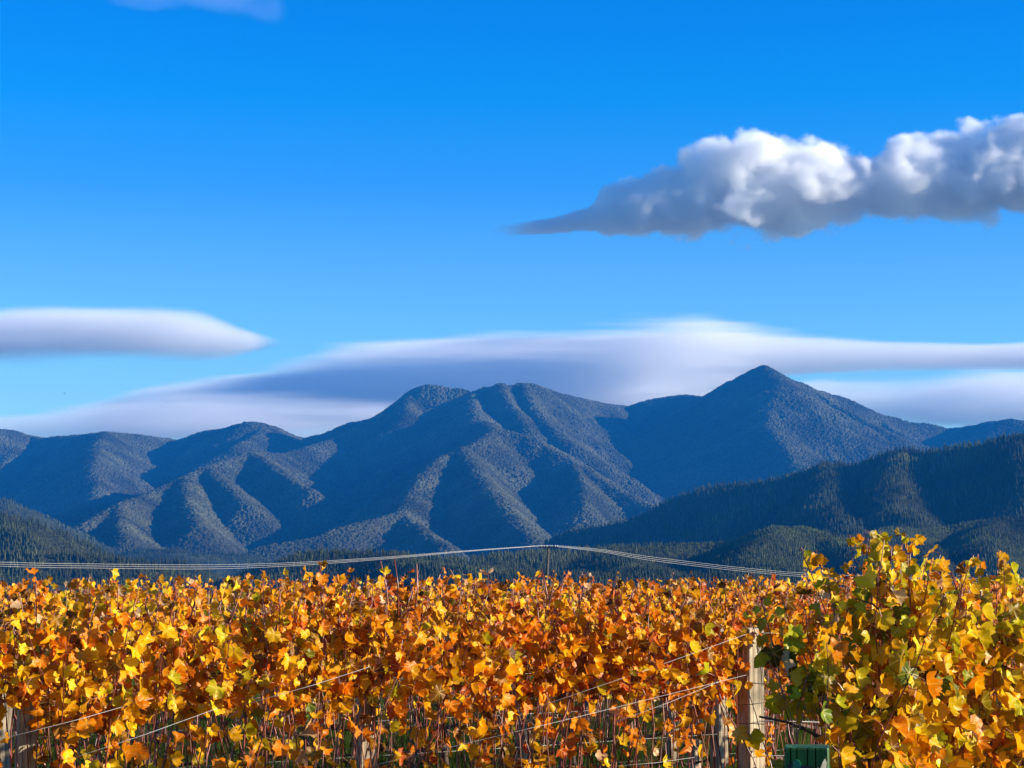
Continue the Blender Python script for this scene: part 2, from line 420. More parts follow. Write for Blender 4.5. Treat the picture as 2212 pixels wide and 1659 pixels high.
#--HAZE--
M_haze, nt, out = new_mat('haze_air')
pv = N(nt, 'ShaderNodeVolumePrincipled'); pv.inputs['Color'].default_value = (0.02, 0.33, 1.0, 1)
pv.inputs['Density'].default_value = 4.7e-5; pv.inputs['Anisotropy'].default_value = 0.0
nt.links.new(pv.outputs[0], out.inputs['Volume'])
def box_mesh(name, x0, x1, y0, y1, z0, z1, mats):
    v = [(x, y, z) for z in (z0, z1) for y in (y0, y1) for x in (x0, x1)]
    return mesh_np(name, v, [(0, 2, 3, 1), (4, 5, 7, 6), (0, 1, 5, 4), (2, 6, 7, 3), (0, 4, 6, 2), (1, 3, 7, 5)], mats, smooth=False)
hz = link('haze', box_mesh('haze', -5600, 5600, -80, 9700, -1.8, 960, [M_haze]))
tag(hz, 'blue air haze filling the valley', None, None, 'stuff')

# ------------------------------------------------------------ clouds (real volumes beyond the haze)
def cloud(name, Y, depth, prof, dens, noise_scale, noise_amp, label, aniso=(1, 1, 1), seed=0.0, step=0.12, soft=1.0, grow=1.18, detail=4.0, bias=0.52, billow=0.0, bscale=160.0):
    """prof: list of (px, top py, bottom py). A lofted soft body filled with scattering vapour."""
    pts = [(at(a, (t + b) / 2, Y).x, at(a, t, Y).z, at(a, b, Y).z) for a, t, b in prof]
    x0, x1 = pts[0][0], pts[-1][0]; W = x1 - x0
    zlo = min(p[2] for p in pts); zhi = max(p[1] for p in pts); HH = zhi - zlo
    xm = (x0 + x1) / 2; zm = (zlo + zhi) / 2
    # mesh
    V = []; F = []; n = 20
    xs = [p[0] for p in pts]; tops = [p[1] for p in pts]; bots = [p[2] for p in pts]
    hmax = max(t - b for t, b in zip(tops, bots)) / 2
    S = 60
    for i in range(S + 1):
        x = x0 + W * i / S
        t = np.interp(x, xs, tops); b = np.interp(x, xs, bots); h = (t - b) / 2; m = (t + b) / 2
        dh = depth * (0.35 + 0.65 * h / hmax)
        for j in range(n):
            a = 2 * pi * j / n
            V.append((x - xm, grow * dh * cos(a), m - zm + grow * h * sin(a)))
    for i in range(S):
        for j in range(n):
            F.append((i * n + j, i * n + (j + 1) % n, (i + 1) * n + (j + 1) % n, (i + 1) * n + j))
    F.append(tuple(range(n - 1, -1, -1))); F.append(tuple(S * n + j for j in range(n)))
    mat, nt, out = new_mat(name + '_vapour')
    tcn = N(nt, 'ShaderNodeTexCoord'); sp = N(nt, 'ShaderNodeSeparateXYZ'); nt.links.new(tcn.outputs['Object'], sp.inputs[0])
    X = math_node(nt, 'ADD', math_node(nt, 'DIVIDE', sp.outputs[0], W), 0.5, True)
    def curve(vals):
        fc = N(nt, 'ShaderNodeFloatCurve'); c = fc.mapping.curves[0]
        while len(c.points) > 2: c.points.remove(c.points[1])
        c.points[0].location = ((xs[0] - x0) / W, vals[0]); c.points[1].location = (1.0, vals[-1])
        for x, v in zip(xs[1:-1], vals[1:-1]): c.points.new((x - x0) / W, v)
        fc.mapping.update(); nt.links.new(X, fc.inputs['Value']); return fc.outputs[0]
    mid = math_node(nt, 'SUBTRACT', math_node(nt, 'MULTIPLY', curve([((t + b) / 2 - zlo) / HH for t, b in zip(tops, bots)]), HH), zm - zlo)
    half = math_node(nt, 'MULTIPLY', curve([(t - b) / 2 / HH for t, b in zip(tops, bots)]), HH)
    dh = math_node(nt, 'MULTIPLY', math_node(nt, 'ADD', math_node(nt, 'MULTIPLY', half, 0.65 / hmax), 0.35), depth)
    qz = math_node(nt, 'DIVIDE', math_node(nt, 'SUBTRACT', sp.outputs[2], mid), half)
    qy = math_node(nt, 'DIVIDE', sp.outputs[1], dh)
    q = math_node(nt, 'ADD', math_node(nt, 'MULTIPLY', qz, qz), math_node(nt, 'MULTIPLY', qy, qy))
    mp = N(nt, 'ShaderNodeMapping'); mp.inputs['Scale'].default_value = (aniso[0] / noise_scale, aniso[1] / noise_scale, aniso[2] / noise_scale)
    mp.inputs['Location'].default_value = (seed, seed * 0.7, 0)
    nt.links.new(tcn.outputs['Object'], mp.inputs[0])
    nz = N(nt, 'ShaderNodeTexNoise', i_Scale=1.0, i_Detail=detail, i_Roughness=0.58); nt.links.new(mp.outputs[0], nz.inputs['Vector'])
    nn = math_node(nt, 'MULTIPLY', math_node(nt, 'SUBTRACT', nz.outputs[0], bias), noise_amp)
    d = math_node(nt, 'ADD', math_node(nt, 'SUBTRACT', 1.0, q), nn)
    if billow:
        n2 = N(nt, 'ShaderNodeTexNoise', i_Scale=1.0 / bscale, i_Detail=1.5, i_Roughness=0.5); nt.links.new(tcn.outputs['Object'], n2.inputs['Vector'])
        crease = math_node(nt, 'ABSOLUTE', math_node(nt, 'SUBTRACT', n2.outputs[0], 0.5))
        d = math_node(nt, 'ADD', d, math_node(nt, 'MULTIPLY', math_node(nt, 'SUBTRACT', crease, 0.07), billow))
    d = math_node(nt, 'MULTIPLY', d, soft, True)
    fade = math_node(nt, 'MULTIPLY', math_node(nt, 'MULTIPLY', X, 14.0, True), math_node(nt, 'MULTIPLY', math_node(nt, 'SUBTRACT', 1.0, X), 14.0, True))
    d = math_node(nt, 'MULTIPLY', d, fade)
    end = math_node(nt, 'MULTIPLY', math_node(nt, 'SUBTRACT', grow ** 2, q), 3.0, True)
    d = math_node(nt, 'MULTIPLY', math_node(nt, 'MULTIPLY', d, d), end)
    pv = N(nt, 'ShaderNodeVolumeScatter'); pv.inputs['Color'].default_value = (1, 1, 1, 1); pv.inputs['Anisotropy'].default_value = 0.1
    nt.links.new(math_node(nt, 'MULTIPLY', d, dens), pv.inputs['Density'])
    nt.links.new(pv.outputs[0], out.inputs['Volume'])
    try: mat.cycles.volume_step_rate = step
    except Exception: pass
    o = link('cloud', mesh_np('cloud', V, F, [mat])); o.location = (xm, Y, zm)
    tag(o, label, 'cloud', 'clouds in the sky')
    return o

A = [(1050, 492, 503), (1130, 482, 504), (1220, 466, 500), (1278, 440, 498), (1312, 392, 500), (1400, 378, 502), (1440, 350, 505), (1500, 330, 508), (1560, 312, 512), (1620, 298, 514), (1665, 286, 508), (1720, 300, 496), (1790, 312, 486), (1850, 318, 470), (1885, 338, 462), (1905, 325, 462), (1930, 305, 470), (2000, 292, 475), (2060, 282, 465), (2130, 268, 458), (2212, 252, 455), (2350, 240, 460), (2550, 280, 460), (2700, 380, 455)]
cloud('cumulus', 12500, 420, A, 0.015, 330, 3.2, 'long white billowing cloud with a dark left tip, high on the right', seed=3.1, aniso=(1, 1, 1.3), soft=2.2, step=0.07, grow=1.4, detail=5.0, bias=0.47, billow=2.6, bscale=240)
B = [(-420, 725, 760), (-300, 690, 785), (0, 662, 790), (60, 656, 790), (300, 658, 786), (400, 670, 784), (460, 682, 778), (530, 706, 764), (620, 736, 744)]
cloud('lens_cloud', 12500, 500, B, 0.0055, 700, 1.6, 'smooth lens shaped cloud at the left edge', aniso=(0.5, 1, 3), seed=1.0, soft=1.3, step=0.1, grow=1.3, bias=.48)
Cc = [(80, 885, 930), (300, 845, 945), (500, 808, 950), (600, 782, 950), (750, 752, 945), (950, 722, 950), (1050, 708, 960), (1300, 697, 960), (1400, 690, 945), (1500, 682, 915), (1560, 687, 890), (1700, 707, 828), (1850, 726, 806), (2000, 736, 802), (2212, 738, 802), (2500, 730, 810), (2800, 770, 790)]
cloud('long_cloud', 14000, 900, Cc, 0.0032, 800, 2.3, 'long flat arching cloud bank behind the central mountain tops', aniso=(0.35, 1, 5), seed=5.3, detail=6.0, soft=2.2, step=0.08, grow=1.35, bias=.49)
Dd = [(1660, 830, 880), (1740, 812, 890), (1850, 812, 912), (2000, 804, 932), (2100, 795, 935), (2212, 790, 930), (2500, 800, 930), (2800, 850, 900)]
cloud('low_cloud', 11800, 500, Dd, 0.004, 800, 2.0, 'pale flat cloud low behind the right hand slope', aniso=(0.45, 1, 3.5), seed=8.8, soft=1.6, step=0.1)
Ee = [(-500, 900, 960), (-200, 890, 970), (0, 895, 972), (200, 868, 975), (400, 838, 978), (650, 820, 985), (820, 840, 970), (1000, 880, 940)]
cloud('streak_cloud', 11500, 500, Ee, 0.0028, 800, 2.6, 'thin streaky cloud just above the left skyline', aniso=(0.4, 1, 4), seed=2.2, soft=1.4, step=0.1)
Ff = [(220, 0, 8), (300, -25, 18), (420, -40, 20), (520, -35, 40), (580, -20, 55), (625, 5, 30)]
cloud('faint_cloud', 12500, 260, Ff, 0.0003, 380, 2.4, 'faint wisp of cloud at the top edge of the sky', aniso=(1, 1, 1.6), seed=4.4, soft=1.5, step=0.12)
#--NEAR--
# ------------------------------------------------------------ tubes
def tube(path, radii, n=6, cap=True):
    V = []; F = []
    P = [Vector(p) for p in path]
    for i, p in enumerate(P):
        t = (P[min(i + 1, len(P) - 1)] - P[max(i - 1, 0)]).normalized()
        u = t.orthogonal().normalized() if i == 0 else (u - t * u.dot(t)).normalized()
        w = t.cross(u)
        for j in range(n):
            a = 2 * pi * j / n
            V.append(p + (u * cos(a) + w * sin(a)) * radii[i])
    for i in range(len(P) - 1):
        for j in range(n):
            F.append((i * n + j, i * n + (j + 1) % n, (i + 1) * n + (j + 1) % n, (i + 1) * n + j))
    if cap:
        F.append(tuple(range(n - 1, -1, -1))); F.append(tuple((len(P) - 1) * n + j for j in range(n)))
    return V, F

def join(parts):
    V = []; F = []
    for v, f in parts:
        b = len(V); V += [tuple(q) for q in v]; F += [tuple(i + b for i in g) for g in f]
    return V, F

def wood_mat(name, ca, cb, scale=30.0, stretch=0.06, rough=0.75, bump=0.4, spec=0.3):
    m, nt, out = new_mat(name)
    tcn = N(nt, 'ShaderNodeTexCoord'); mp = N(nt, 'ShaderNodeMapping'); mp.inputs['Scale'].default_value = (1, 1, stretch)
    nt.links.new(tcn.outputs['Object'], mp.inputs[0])
    nz = N(nt, 'ShaderNodeTexNoise', i_Scale=scale, i_Detail=6.0, i_Roughness=0.65); nt.links.new(mp.outputs[0], nz.inputs['Vector'])
    n2 = N(nt, 'ShaderNodeTexNoise', i_Scale=5.0, i_Detail=3.0); nt.links.new(tcn.outputs['Object'], n2.inputs['Vector'])
    c = ramp_node(nt, nz.outputs[0], [(0.3, ca), (0.62, cb)])
    c = mix_col(nt, 1.0, c, ramp_node(nt, n2.outputs[0], [(0.38, 0.5), (0.6, 1.0)]), 'MULTIPLY')
    p = N(nt, 'ShaderNodeBsdfPrincipled', i_Roughness=rough); p.inputs['Specular IOR Level'].default_value = spec
    bp = N(nt, 'ShaderNodeBump', i_Strength=bump, i_Distance=0.004); nt.links.new(nz.outputs[0], bp.inputs['Height'])
    nt.links.new(bp.outputs[0], p.inputs['Normal'])
    nt.links.new(c, p.inputs['Base Color']); nt.links.new(p.outputs[0], out.inputs[0])
    return m

M_post = wood_mat('weathered_post', (0.15, 0.105, 0.06), (0.58, 0.46, 0.30), 55, 0.05, 0.8, 0.9)
M_trunk = wood_mat('vine_bark', (0.05, 0.03, 0.02), (0.16, 0.10, 0.07), 60)
M_cane = wood_mat('red_cane', (0.13, 0.022, 0.012), (0.30, 0.06, 0.032), 90, 0.1, 0.38, 0.1, 0.6)
M_cane_pale = wood_mat('tan_cane', (0.24, 0.07, 0.04), (0.48, 0.19, 0.12), 90, 0.1, 0.35, 0.1, 0.6)
M_stalk = wood_mat('leaf_stalk', (0.5, 0.14, 0.08), (0.7, 0.32, 0.16), 60, 1, 0.35, 0.0, 0.6)
M_pole = wood_mat('pole_wood', (0.05, 0.042, 0.035), (0.14, 0.12, 0.10), 3)
M_raw = wood_mat('split_raw_wood', (0.55, 0.45, 0.30), (0.8, 0.72, 0.55), 80)
M_green = wood_mat('green_painted_wood', (0.028, 0.10, 0.014), (0.05, 0.16, 0.03), 60, 0.05, 0.55, 0.5)

def plain(name, col, rough=0.5, metal=0.0, spec=0.5):
    m, nt, out = new_mat(name)
    p = N(nt, 'ShaderNodeBsdfPrincipled', i_Roughness=rough, i_Metallic=metal); p.inputs['Specular IOR Level'].default_value = spec
    nz = N(nt, 'ShaderNodeTexNoise', i_Scale=40.0, i_Detail=3.0)
    c = mix_col(nt, 1.0, col, ramp_node(nt, nz.outputs[0], [(0.3, 0.8), (0.7, 1.0)]), 'MULTIPLY')
    nt.links.new(c, p.inputs['Base Color']); nt.links.new(p.outputs[0], out.inputs[0])
    return m
M_wire = plain('galvanised_wire', (0.5, 0.48, 0.46), 0.45, 0.15)
M_cable = plain('aluminium_cable', (0.62, 0.60, 0.57), 0.6)
M_darkwire = plain('rusted_wire', (0.05, 0.04, 0.035), 0.6)
M_porc = plain('white_insulator', (0.75, 0.74, 0.72), 0.3)
M_teal = plain('teal_plastic', (0.01, 0.20, 0.11), 0.4)
M_black = plain('black_slot', (0.01, 0.01, 0.015), 0.5)
M_bird = plain('dark_feathers', (0.03, 0.03, 0.035), 0.7)

# ------------------------------------------------------------ vine leaves
def leaf_mat(name, joined):
    m, nt, out = new_mat(name); L = nt.links
    if joined:
        a = N(nt, 'ShaderNodeAttribute', attribute_name='tint'); base = a.outputs['Color']; rnd = N(nt, 'ShaderNodeNewGeometry').outputs['Random Per Island']
    else:
        a = N(nt, 'ShaderNodeObjectInfo'); base = a.outputs['Color']; rnd = a.outputs['Random']
    uv = N(nt, 'ShaderNodeUVMap', uv_map='blade')
    sp = N(nt, 'ShaderNodeSeparateXYZ'); L.new(uv.outputs[0], sp.inputs[0])
    off = N(nt, 'ShaderNodeCombineXYZ'); L.new(math_node(nt, 'MULTIPLY', rnd, 37.0), off.inputs[0]); L.new(math_node(nt, 'MULTIPLY', rnd, 11.0), off.inputs[1])
    va = N(nt, 'ShaderNodeVectorMath', operation='ADD'); L.new(uv.outputs[0], va.inputs[0]); L.new(off.outputs[0], va.inputs[1])
    nz = N(nt, 'ShaderNodeTexNoise', i_Scale=2.2, i_Detail=4.0, i_Roughness=0.6); L.new(va.outputs[0], nz.inputs['Vector'])
    # veins: angle around the stalk, five main ribs
    r = math_node(nt, 'SQRT', math_node(nt, 'ADD', math_node(nt, 'MULTIPLY', sp.outputs[0], sp.outputs[0]), math_node(nt, 'MULTIPLY', sp.outputs[1], sp.outputs[1])))
    ang = math_node(nt, 'ABSOLUTE', math_node(nt, 'ARCTAN2', sp.outputs[0], sp.outputs[1]))
    per = math_node(nt, 'PINGPONG', ang, 0.46)
    vein = math_node(nt, 'MULTIPLY', per, r)
    vein = math_node(nt, 'LESS_THAN', vein, 0.022)
    # sideways ribs
    edge = math_node(nt, 'ADD', r, math_node(nt, 'MULTIPLY', math_node(nt, 'SUBTRACT', nz.outputs[0], 0.5), 1.5))
    rust = ramp_node(nt, edge, [(0.55, 0.0), (1.05, 1.0)])
    rusty = math_node(nt, 'MULTIPLY', rust, math_node(nt, 'MULTIPLY', rnd, 0.75))
    hs = N(nt, 'ShaderNodeHueSaturation'); hs.inputs['Hue'].default_value = 0.467; hs.inputs['Value'].default_value = 0.55; L.new(base, hs.inputs['Color'])
    c = mix_col(nt, rusty, base, hs.outputs[0])
    c = mix_col(nt, math_node(nt, 'MULTIPLY', vein, 0.45), c, (0.75, 0.55, 0.12))
    sat = mix_col(nt, 1.0, c, c, 'MULTIPLY')
    c2 = c
    p = N(nt, 'ShaderNodeBsdfPrincipled', i_Roughness=0.38); p.inputs['Specular IOR Level'].default_value = 0.16
    bp = N(nt, 'ShaderNodeBump', i_Strength=0.35, i_Distance=0.006); L.new(nz.outputs[0], bp.inputs['Height']); L.new(bp.outputs[0], p.inputs['Normal'])
    L.new(c2, p.inputs['Base Color'])
    tr = N(nt, 'ShaderNodeBsdfTranslucent'); L.new(c, tr.inputs[0])
    mx = N(nt, 'ShaderNodeMixShader'); mx.inputs[0].default_value = 0.36
    L.new(p.outputs[0], mx.inputs[1]); L.new(tr.outputs[0], mx.inputs[2]); L.new(mx.outputs[0], out.inputs[0])
    return m
M_leaf = leaf_mat('autumn_vine_leaf', False); M_leaf_j = leaf_mat('autumn_vine_foliage', True)

HALF = [(0, 1.0), (10, .80), (17, .84), (29, .66), (38, .74), (50, .90), (62, .76), (72, .77), (86, .62), (98, .70), (113, .77), (127, .65), (141, .66), (156, .48), (168, .30)]
def leaf_geo(seed, fine=True):
    rs = random.Random(seed)
    half = HALF if fine else [HALF[i] for i in (0, 2, 3, 5, 7, 8, 10, 12, 14)]
    prof = [(a, r * rs.uniform(.93, 1.07)) for a, r in half] + [(-a, r * rs.uniform(.93, 1.07)) for a, r in reversed(half[1:])]
    kind = seed % 5
    fold = rs.uniform(0.3, 1.5); curl = rs.uniform(-1.1, 1.1); roll = [0.25, 0.8, 1.4, 2.0, 2.9][kind]
    ph = rs.uniform(0, 6.28); wav = rs.uniform(0.08, 0.2)
    def bend(x, y):
        r = math.hypot(x, y); a = math.atan2(x, y)
        z = fold * abs(x) * 0.5 - 0.25 * r * r * curl + wav * r * sin(5 * a + ph)
        # roll the tip and sides
        k = roll * 0.6
        if k > 0.01:
            yy = sin(k * y) / k; z += (1 - cos(k * y)) / k * (1 if seed % 2 else -1)
            xx = sin(k * x * 0.9) / (k * 0.9); z += (1 - cos(k * x * 0.9)) / (k * 0.9) * 0.8
            x, y = xx, yy
        return (x, y, z)
    V = []; UV = []; F = []
    V.append((0, 0, 0)); UV.append((0, 0))
    rings = (0.5, 1.0) if fine else (1.0,)
    n = len(prof)
    for q in rings:
        for a, r in prof:
            x, y = r * q * sin(R(a)), r * q * cos(R(a))
            V.append(bend(x, y)); UV.append((x, y))
    for i in range(n - 1):
        F.append((0, 1 + i + 1, 1 + i)) if False else F.append((0, 1 + i, 1 + i + 1))
        if fine: F.append((1 + i, 1 + n + i, 1 + n + i + 1, 1 + i + 1))
    # close across prof[-1]->prof[0]
    F.append((0, n, 1))
    if fine: F.append((n, 2 * n, 1 + n, 1))
    nb = len(F)
    # stalk
    path = [(0, 0, 0), (0, -0.35, -0.12), (0, -0.75, -0.45)]
    tv, tf = tube(path, [0.028, 0.024, 0.03], 3, False)
    b = len(V); V += [tuple(v) for v in tv]; UV += [(0, 0)] * len(tv); F += [tuple(i + b for i in f) for f in tf]
    return V, F, UV, nb

def leaf_mesh(seed):
    V, F, UV, nb = leaf_geo(seed)
    me = bpy.data.meshes.new('vine_leaf'); me.from_pydata(V, [], F)
    me.materials.append(M_leaf); me.materials.append(M_stalk)
    uvl = me.uv_layers.new(name='blade')
    for lp in me.loops: uvl.data[lp.index].uv = UV[lp.vertex_index]
    for i, p in enumerate(me.polygons):
        p.use_smooth = True; p.material_index = 0 if i < nb else 1
    me.update(); return me
LEAF = [leaf_mesh(s) for s in range(15)]
LEAFC = [leaf_geo(s, False) for s in range(100, 110)]

GOLD, ORANGE, RED, YG, GREEN, BROWN, DRY, LEMON = (.92, .43, .002), (.86, .23, .002), (.50, .065, .004), (.52, .46, .006), (.10, .17, .015), (.16, .05, .008), (.85, .55, .30), (.95, .66, .015)
KEYS = [GOLD, ORANGE, RED, YG, GREEN, BROWN, DRY, LEMON]
def leaf_colour(px, z, row):
    if row == 0: w = [.34, .12, .01, .24, .08 + .22 * (px < 1860) * (z < 1.9), .07, .02, .24]
    else:
        t = min(1, max(0, (px - 300) / 900)); hi = 1.0 if z > 1.85 else 0.0
        w = [.42 - .04 * t, .25 + .10 * t, .05 + .06 * t + .12 * hi * t, .05 - .03 * t, .012, .14 + .04 * hi, .02 + .04 * hi, .12 - .05 * t]
    a = random.choices(KEYS, w)[0]; b = random.choices(KEYS[:4], w[:4])[0]; k = random.uniform(0, .3); f = random.uniform(.6, 1.08)
    return tuple(min(.95, (a[i] * (1 - k) + b[i] * k) * f) for i in range(3))

def leaf_matrix(pos, size, away):
    """blade hangs from its stalk; away = horizontal direction off the cane"""
    n = Vector((away.x, away.y, 0)) * random.uniform(.3, 1.0) + Vector((random.gauss(.3, .5), random.gauss(-.3, .55), random.gauss(.25, .4)))
    n.normalize()
    tip = Vector((random.gauss(0, .45), random.gauss(0, .35), -1.0 + random.gauss(0, .4))) + Vector((away.x, away.y, 0)) * .4
    tip = (tip - n * tip.dot(n))
    if tip.length < 1e-3: tip = n.orthogonal()
    tip.normalize(); x = tip.cross(n)
    m = Matrix((x, tip, n)).transposed().to_4x4()
    s = size; m = Matrix.Translation(pos) @ m @ Matrix.Diagonal((s * random.uniform(.85, 1.15), s, s * random.uniform(.7, 1.3), 1))
    return m @ Matrix.Translation((0, .72, .42))

# cane prototypes (unit height)
def cane_path(seed):
    rs = random.Random(seed); P = []; x = y = 0
    dx, dy = rs.uniform(-.05, .05), rs.uniform(-.05, .05)
    for i in range(9):
        P.append((x, y, i / 8)); dx += rs.uniform(-.05, .05); dy += rs.uniform(-.05, .05)
        x += dx * .35 + rs.uniform(-.016, .016); y += dy * .35 + rs.uniform(-.016, .016)
    return P
CPATH = [cane_path(i) for i in range(14)]
def cane_mesh(i, mat, r):
    V, F = tube(CPATH[i], [r * (1.0 - .55 * k / 8) for k in range(9)], 5)
    return mesh_np('vine_cane', V, F, [mat])
CANE = [[cane_mesh(i, m, r) for i in range(14)] for m, r in ((M_cane, .0046), (M_cane_pale, .0042), (M_cane, .0085))]

CLEAR = [(1755, 85, 1530, 99), (1608, 22, 1400, 12.9), (1634, 26, 1460, 12.9), (793, 26, 1495, 11.2), (52, 30, 1508, 9.9), (1552, 20, 1500, 15.4)]
def px_of(x, y): return CX + FP * x / y

def build_vine(X, Y, row, half_w, canes, leaf_size, dens, label, single=300, bare=0.0, low=1.42, cordon=True, lowp=.13, seed=0, yaw=0.0):
    """canes: list of (x offset, top z, lean, kind). One grapevine with trunk, arms, canes and leaves."""
    random.seed(1000 + seed)
    o = empty('grapevine', (X, Y, 0)); o.rotation_euler = (0, 0, yaw); cw, sw = cos(yaw), sin(yaw); tag(o, label, 'grapevine', 'grapevines in the vineyard rows')
    base_z = .66
    tp = [(0, 0, -.05), (.02, .01, .2), (-.015, .0, .4), (.012, -.01, .55), (0, 0, base_z)]
    V, F = join([tube(tp, [.045, .036, .032, .03, .034], 8)] + [tube([(0, 0, base_z - .02), (s * half_w * .35, random.uniform(-.02, .02), base_z + .03), (s * half_w * .7, 0, base_z), (s * half_w, .0, base_z + .02)], [.022, .013, .010, .008], 6) for s in (-1, 1)])
    link('trunk', mesh_np('trunk', V, F, [M_trunk]), o)
    leaves = []
    for (cx, top, lean, kind) in canes:
        L = top - base_z
        M = Matrix.Translation((cx, random.uniform(-.05, .05), base_z)) @ Matrix.Rotation(lean, 4, 'Y') @ Matrix.Rotation(random.gauss(0, .05), 4, 'X') @ Matrix.Rotation(random.uniform(0, 6.28), 4, 'Z') @ Matrix.Diagonal((1, 1, L, 1))
        i = random.randrange(14)
        c = link('cane', CANE[kind][i], o); c.matrix_basis = M
        if random.random() < bare: continue
        nn = max(3, int(L / .062 * dens))
        for k in range(nn):
            t = (k + random.random()) / nn
            q = t * 8; a = min(7, int(q)); f = q - a
            loc = Vector([CPATH[i][a][j] * (1 - f) + CPATH[i][a + 1][j] * f for j in range(3)])
            w = M @ loc; z = w.z
            px = px_of(X + w.x * cw - w.y * sw, Y + w.x * sw + w.y * cw)
            lim = low + .18 * (float(vnoise(np.array(px / 90.), np.array(row * 3.3), 5)) - .5)
            if z < lim and random.random() > lowp: continue
            wy = Y + w.x * sw + w.y * cw; py = HORIZON + (EYE - z) / wy * FP
            if any(abs(px - a) < b and py > c and wy < e for a, b, c, e in CLEAR) and random.random() < .85: continue
            if z < 1.05 and row > 0 and random.random() < .5: continue
            ang = random.uniform(0, 2 * pi); away = Vector((cos(ang), sin(ang) - .5, 0)).normalized()
            rad = abs(random.gauss(.03, .06)) * (1 if z < top - .15 else .5)
            pos = w + away * rad
            if t > .93: pos = w + Vector((0, 0, .02))
            sz = leaf_size * random.uniform(.62, 1.25) * (1 if t < .88 else .7)
            leaves.append((pos, leaf_matrix(pos, sz, away), leaf_colour(px, z, row)))
    leaves.sort(key=lambda q: q[0].y + random.uniform(-.04, .04))
    for pos, m, c in leaves[:single]:
        l = link('leaf', random.choice(LEAF), o); l.matrix_basis = m; l.color = (*c, 1)
    rest = leaves[single:]
    if rest:
        V = []; F = []; UV = []; C = []; MI = []
        for pos, m, c in rest:
            v, f, uv, nb = random.choice(LEAFC); b = len(V)
            V += [tuple(m @ Vector(p)) for p in v]; F += [tuple(i + b for i in g) for g in f]; UV += uv; C += [c] * len(v)
            MI += [0] * nb + [1] * (len(f) - nb)
        me = bpy.data.meshes.new('foliage'); me.from_pydata(V, [], F)
        me.materials.append(M_leaf_j); me.materials.append(M_stalk)
        li = np.empty(len(me.loops), dtype=np.int32); me.loops.foreach_get('vertex_index', li)
        uvl = me.uv_layers.new(name='blade'); uvl.data.foreach_set('uv', np.array(UV, dtype=np.float32)[li].ravel())
        ca = me.attributes.new('tint', 'FLOAT_COLOR', 'POINT'); ca.data.foreach_set('color', np.hstack([np.array(C), np.ones((len(C), 1))]).astype(np.float32).ravel())
        me.polygons.foreach_set('material_index', np.array(MI, dtype=np.int32)); me.polygons.foreach_set('use_smooth', np.ones(len(F), dtype=bool))
        me.update(); fo = link('foliage', me, o); fo['kind'] = 'stuff'
    return o

WHICH = ['first', 'second', 'third', 'fourth', 'fifth', 'sixth', 'seventh', 'eighth', 'ninth', 'tenth', 'eleventh', 'twelfth', 'thirteenth']
YAW = R(40.0)
ROWS = [(11.4, 'front'), (14.4, 'second'), (17.4, 'third'), (20.4, 'fourth'), (23.6, 'fifth'), (27.0, 'sixth'), (31.0, 'last')]
LOOK = ['golden', 'orange', 'yellow leaved', 'rust tinged', 'amber', 'orange and gold', 'bright yellow']
# shoots that stand out above the front rows: (px, py of the tip, kind, leafy)
SHOOTS = {1: [(118, 1238, 0, 1), (205, 1240, 0, 1), (268, 1226, 0, 1), (432, 1240, 0, 1), (575, 1248, 0, 1), (655, 1214, 0, 1), (722, 1210, 0, 1), (768, 1222, 1, 1), (822, 1212, 1, 0), (852, 1206, 0, 0), (900, 1218, 0, 0), (1008, 1222, 1, 1), (1085, 1232, 0, 1), (1135, 1245, 1, 1), (1170, 1228, 1, 0), (1222, 1236, 0, 1), (1310, 1240, 0, 1), (1522, 1234, 1, 1), (1600, 1245, 0, 1)]}
for ri, (Y, rname) in enumerate(ROWS):
    row = ri + 1
    ta = tan(YAW); edge = 1106 / FP + .012
    sL = -Y * edge / (1 + edge * ta) / cos(YAW); sR = Y * edge / (1 - edge * ta) / cos(YAW)
    sp_ = 1.62; nv = int(math.ceil((sR - sL) / sp_)); s0 = (sL + sR) / 2 - nv * sp_ / 2
    for v in range(nv):
        sc_ = s0 + (v + .5) * sp_; X = sc_ * cos(YAW); YV = Y + sc_ * sin(YAW)
        random.seed(row * 100 + v)
        canes = []
        n = 32 if row <= 3 else 18
        for c in range(n):
            cx = -sp_ / 2 + sp_ * (c + random.random()) / n; Yc = YV + cx * sin(YAW)
            px = px_of(X + cx * cos(YAW), Yc)
            yt = 1263 - 34 * (float(vnoise(np.array(px / 70.), np.array(row * 1.7), 9)) - .35) + random.gauss(0, 6) - (random.random() < .07) * random.uniform(5, 22)
            if row > 3: yt -= 2
            top = EYE + (HORIZON - yt) / FP * Yc - .03
            canes.append((cx, top, random.gauss(0, .17), random.choices((0, 1, 2), (.55, .33, .12 if row <= 3 else 0))[0]))
        for (px, py, kind, leafy) in SHOOTS.get(row, []):
            u = (px - CX) / FP; ss = Y * u / (cos(YAW) - u * sin(YAW)); cx = ss - sc_; Yc = Y + ss * sin(YAW)
            if abs(cx) <= sp_ / 2 and leafy:
                for dxy, dz in ((0, 0), (-.05, .035), (.045, .05), (.09, .09)): canes.append((cx + dxy, EYE + (HORIZON - py) / FP * Yc - .02 - dz, 0.0, kind))
        side = ('at the left edge' if v == 0 else 'at the right edge' if v == nv - 1 else 'counted from the left')
        lab = '%s grapevine of the %s row, %s' % (LOOK[(v + ri * 2) % 7], rname, ('%s %s' % (WHICH[min(v, 12)], side)) if side.startswith('counted') else side)
        if row >= 4: lab = 'distant grapevine of the %s row from the front, only its leafy top showing' % rname
        build_vine(X, YV, row, sp_ / 2, canes, (.055 if row == 1 else .053) if row <= 3 else .062, 1.85 if row <= 2 else 1.7 if row == 3 else 1.1, lab, 300 if row <= 3 else 0, seed=row * 50 + v, low=1.40 if row == 1 else 1.44, lowp=.22 if row == 1 else .14, yaw=YAW)
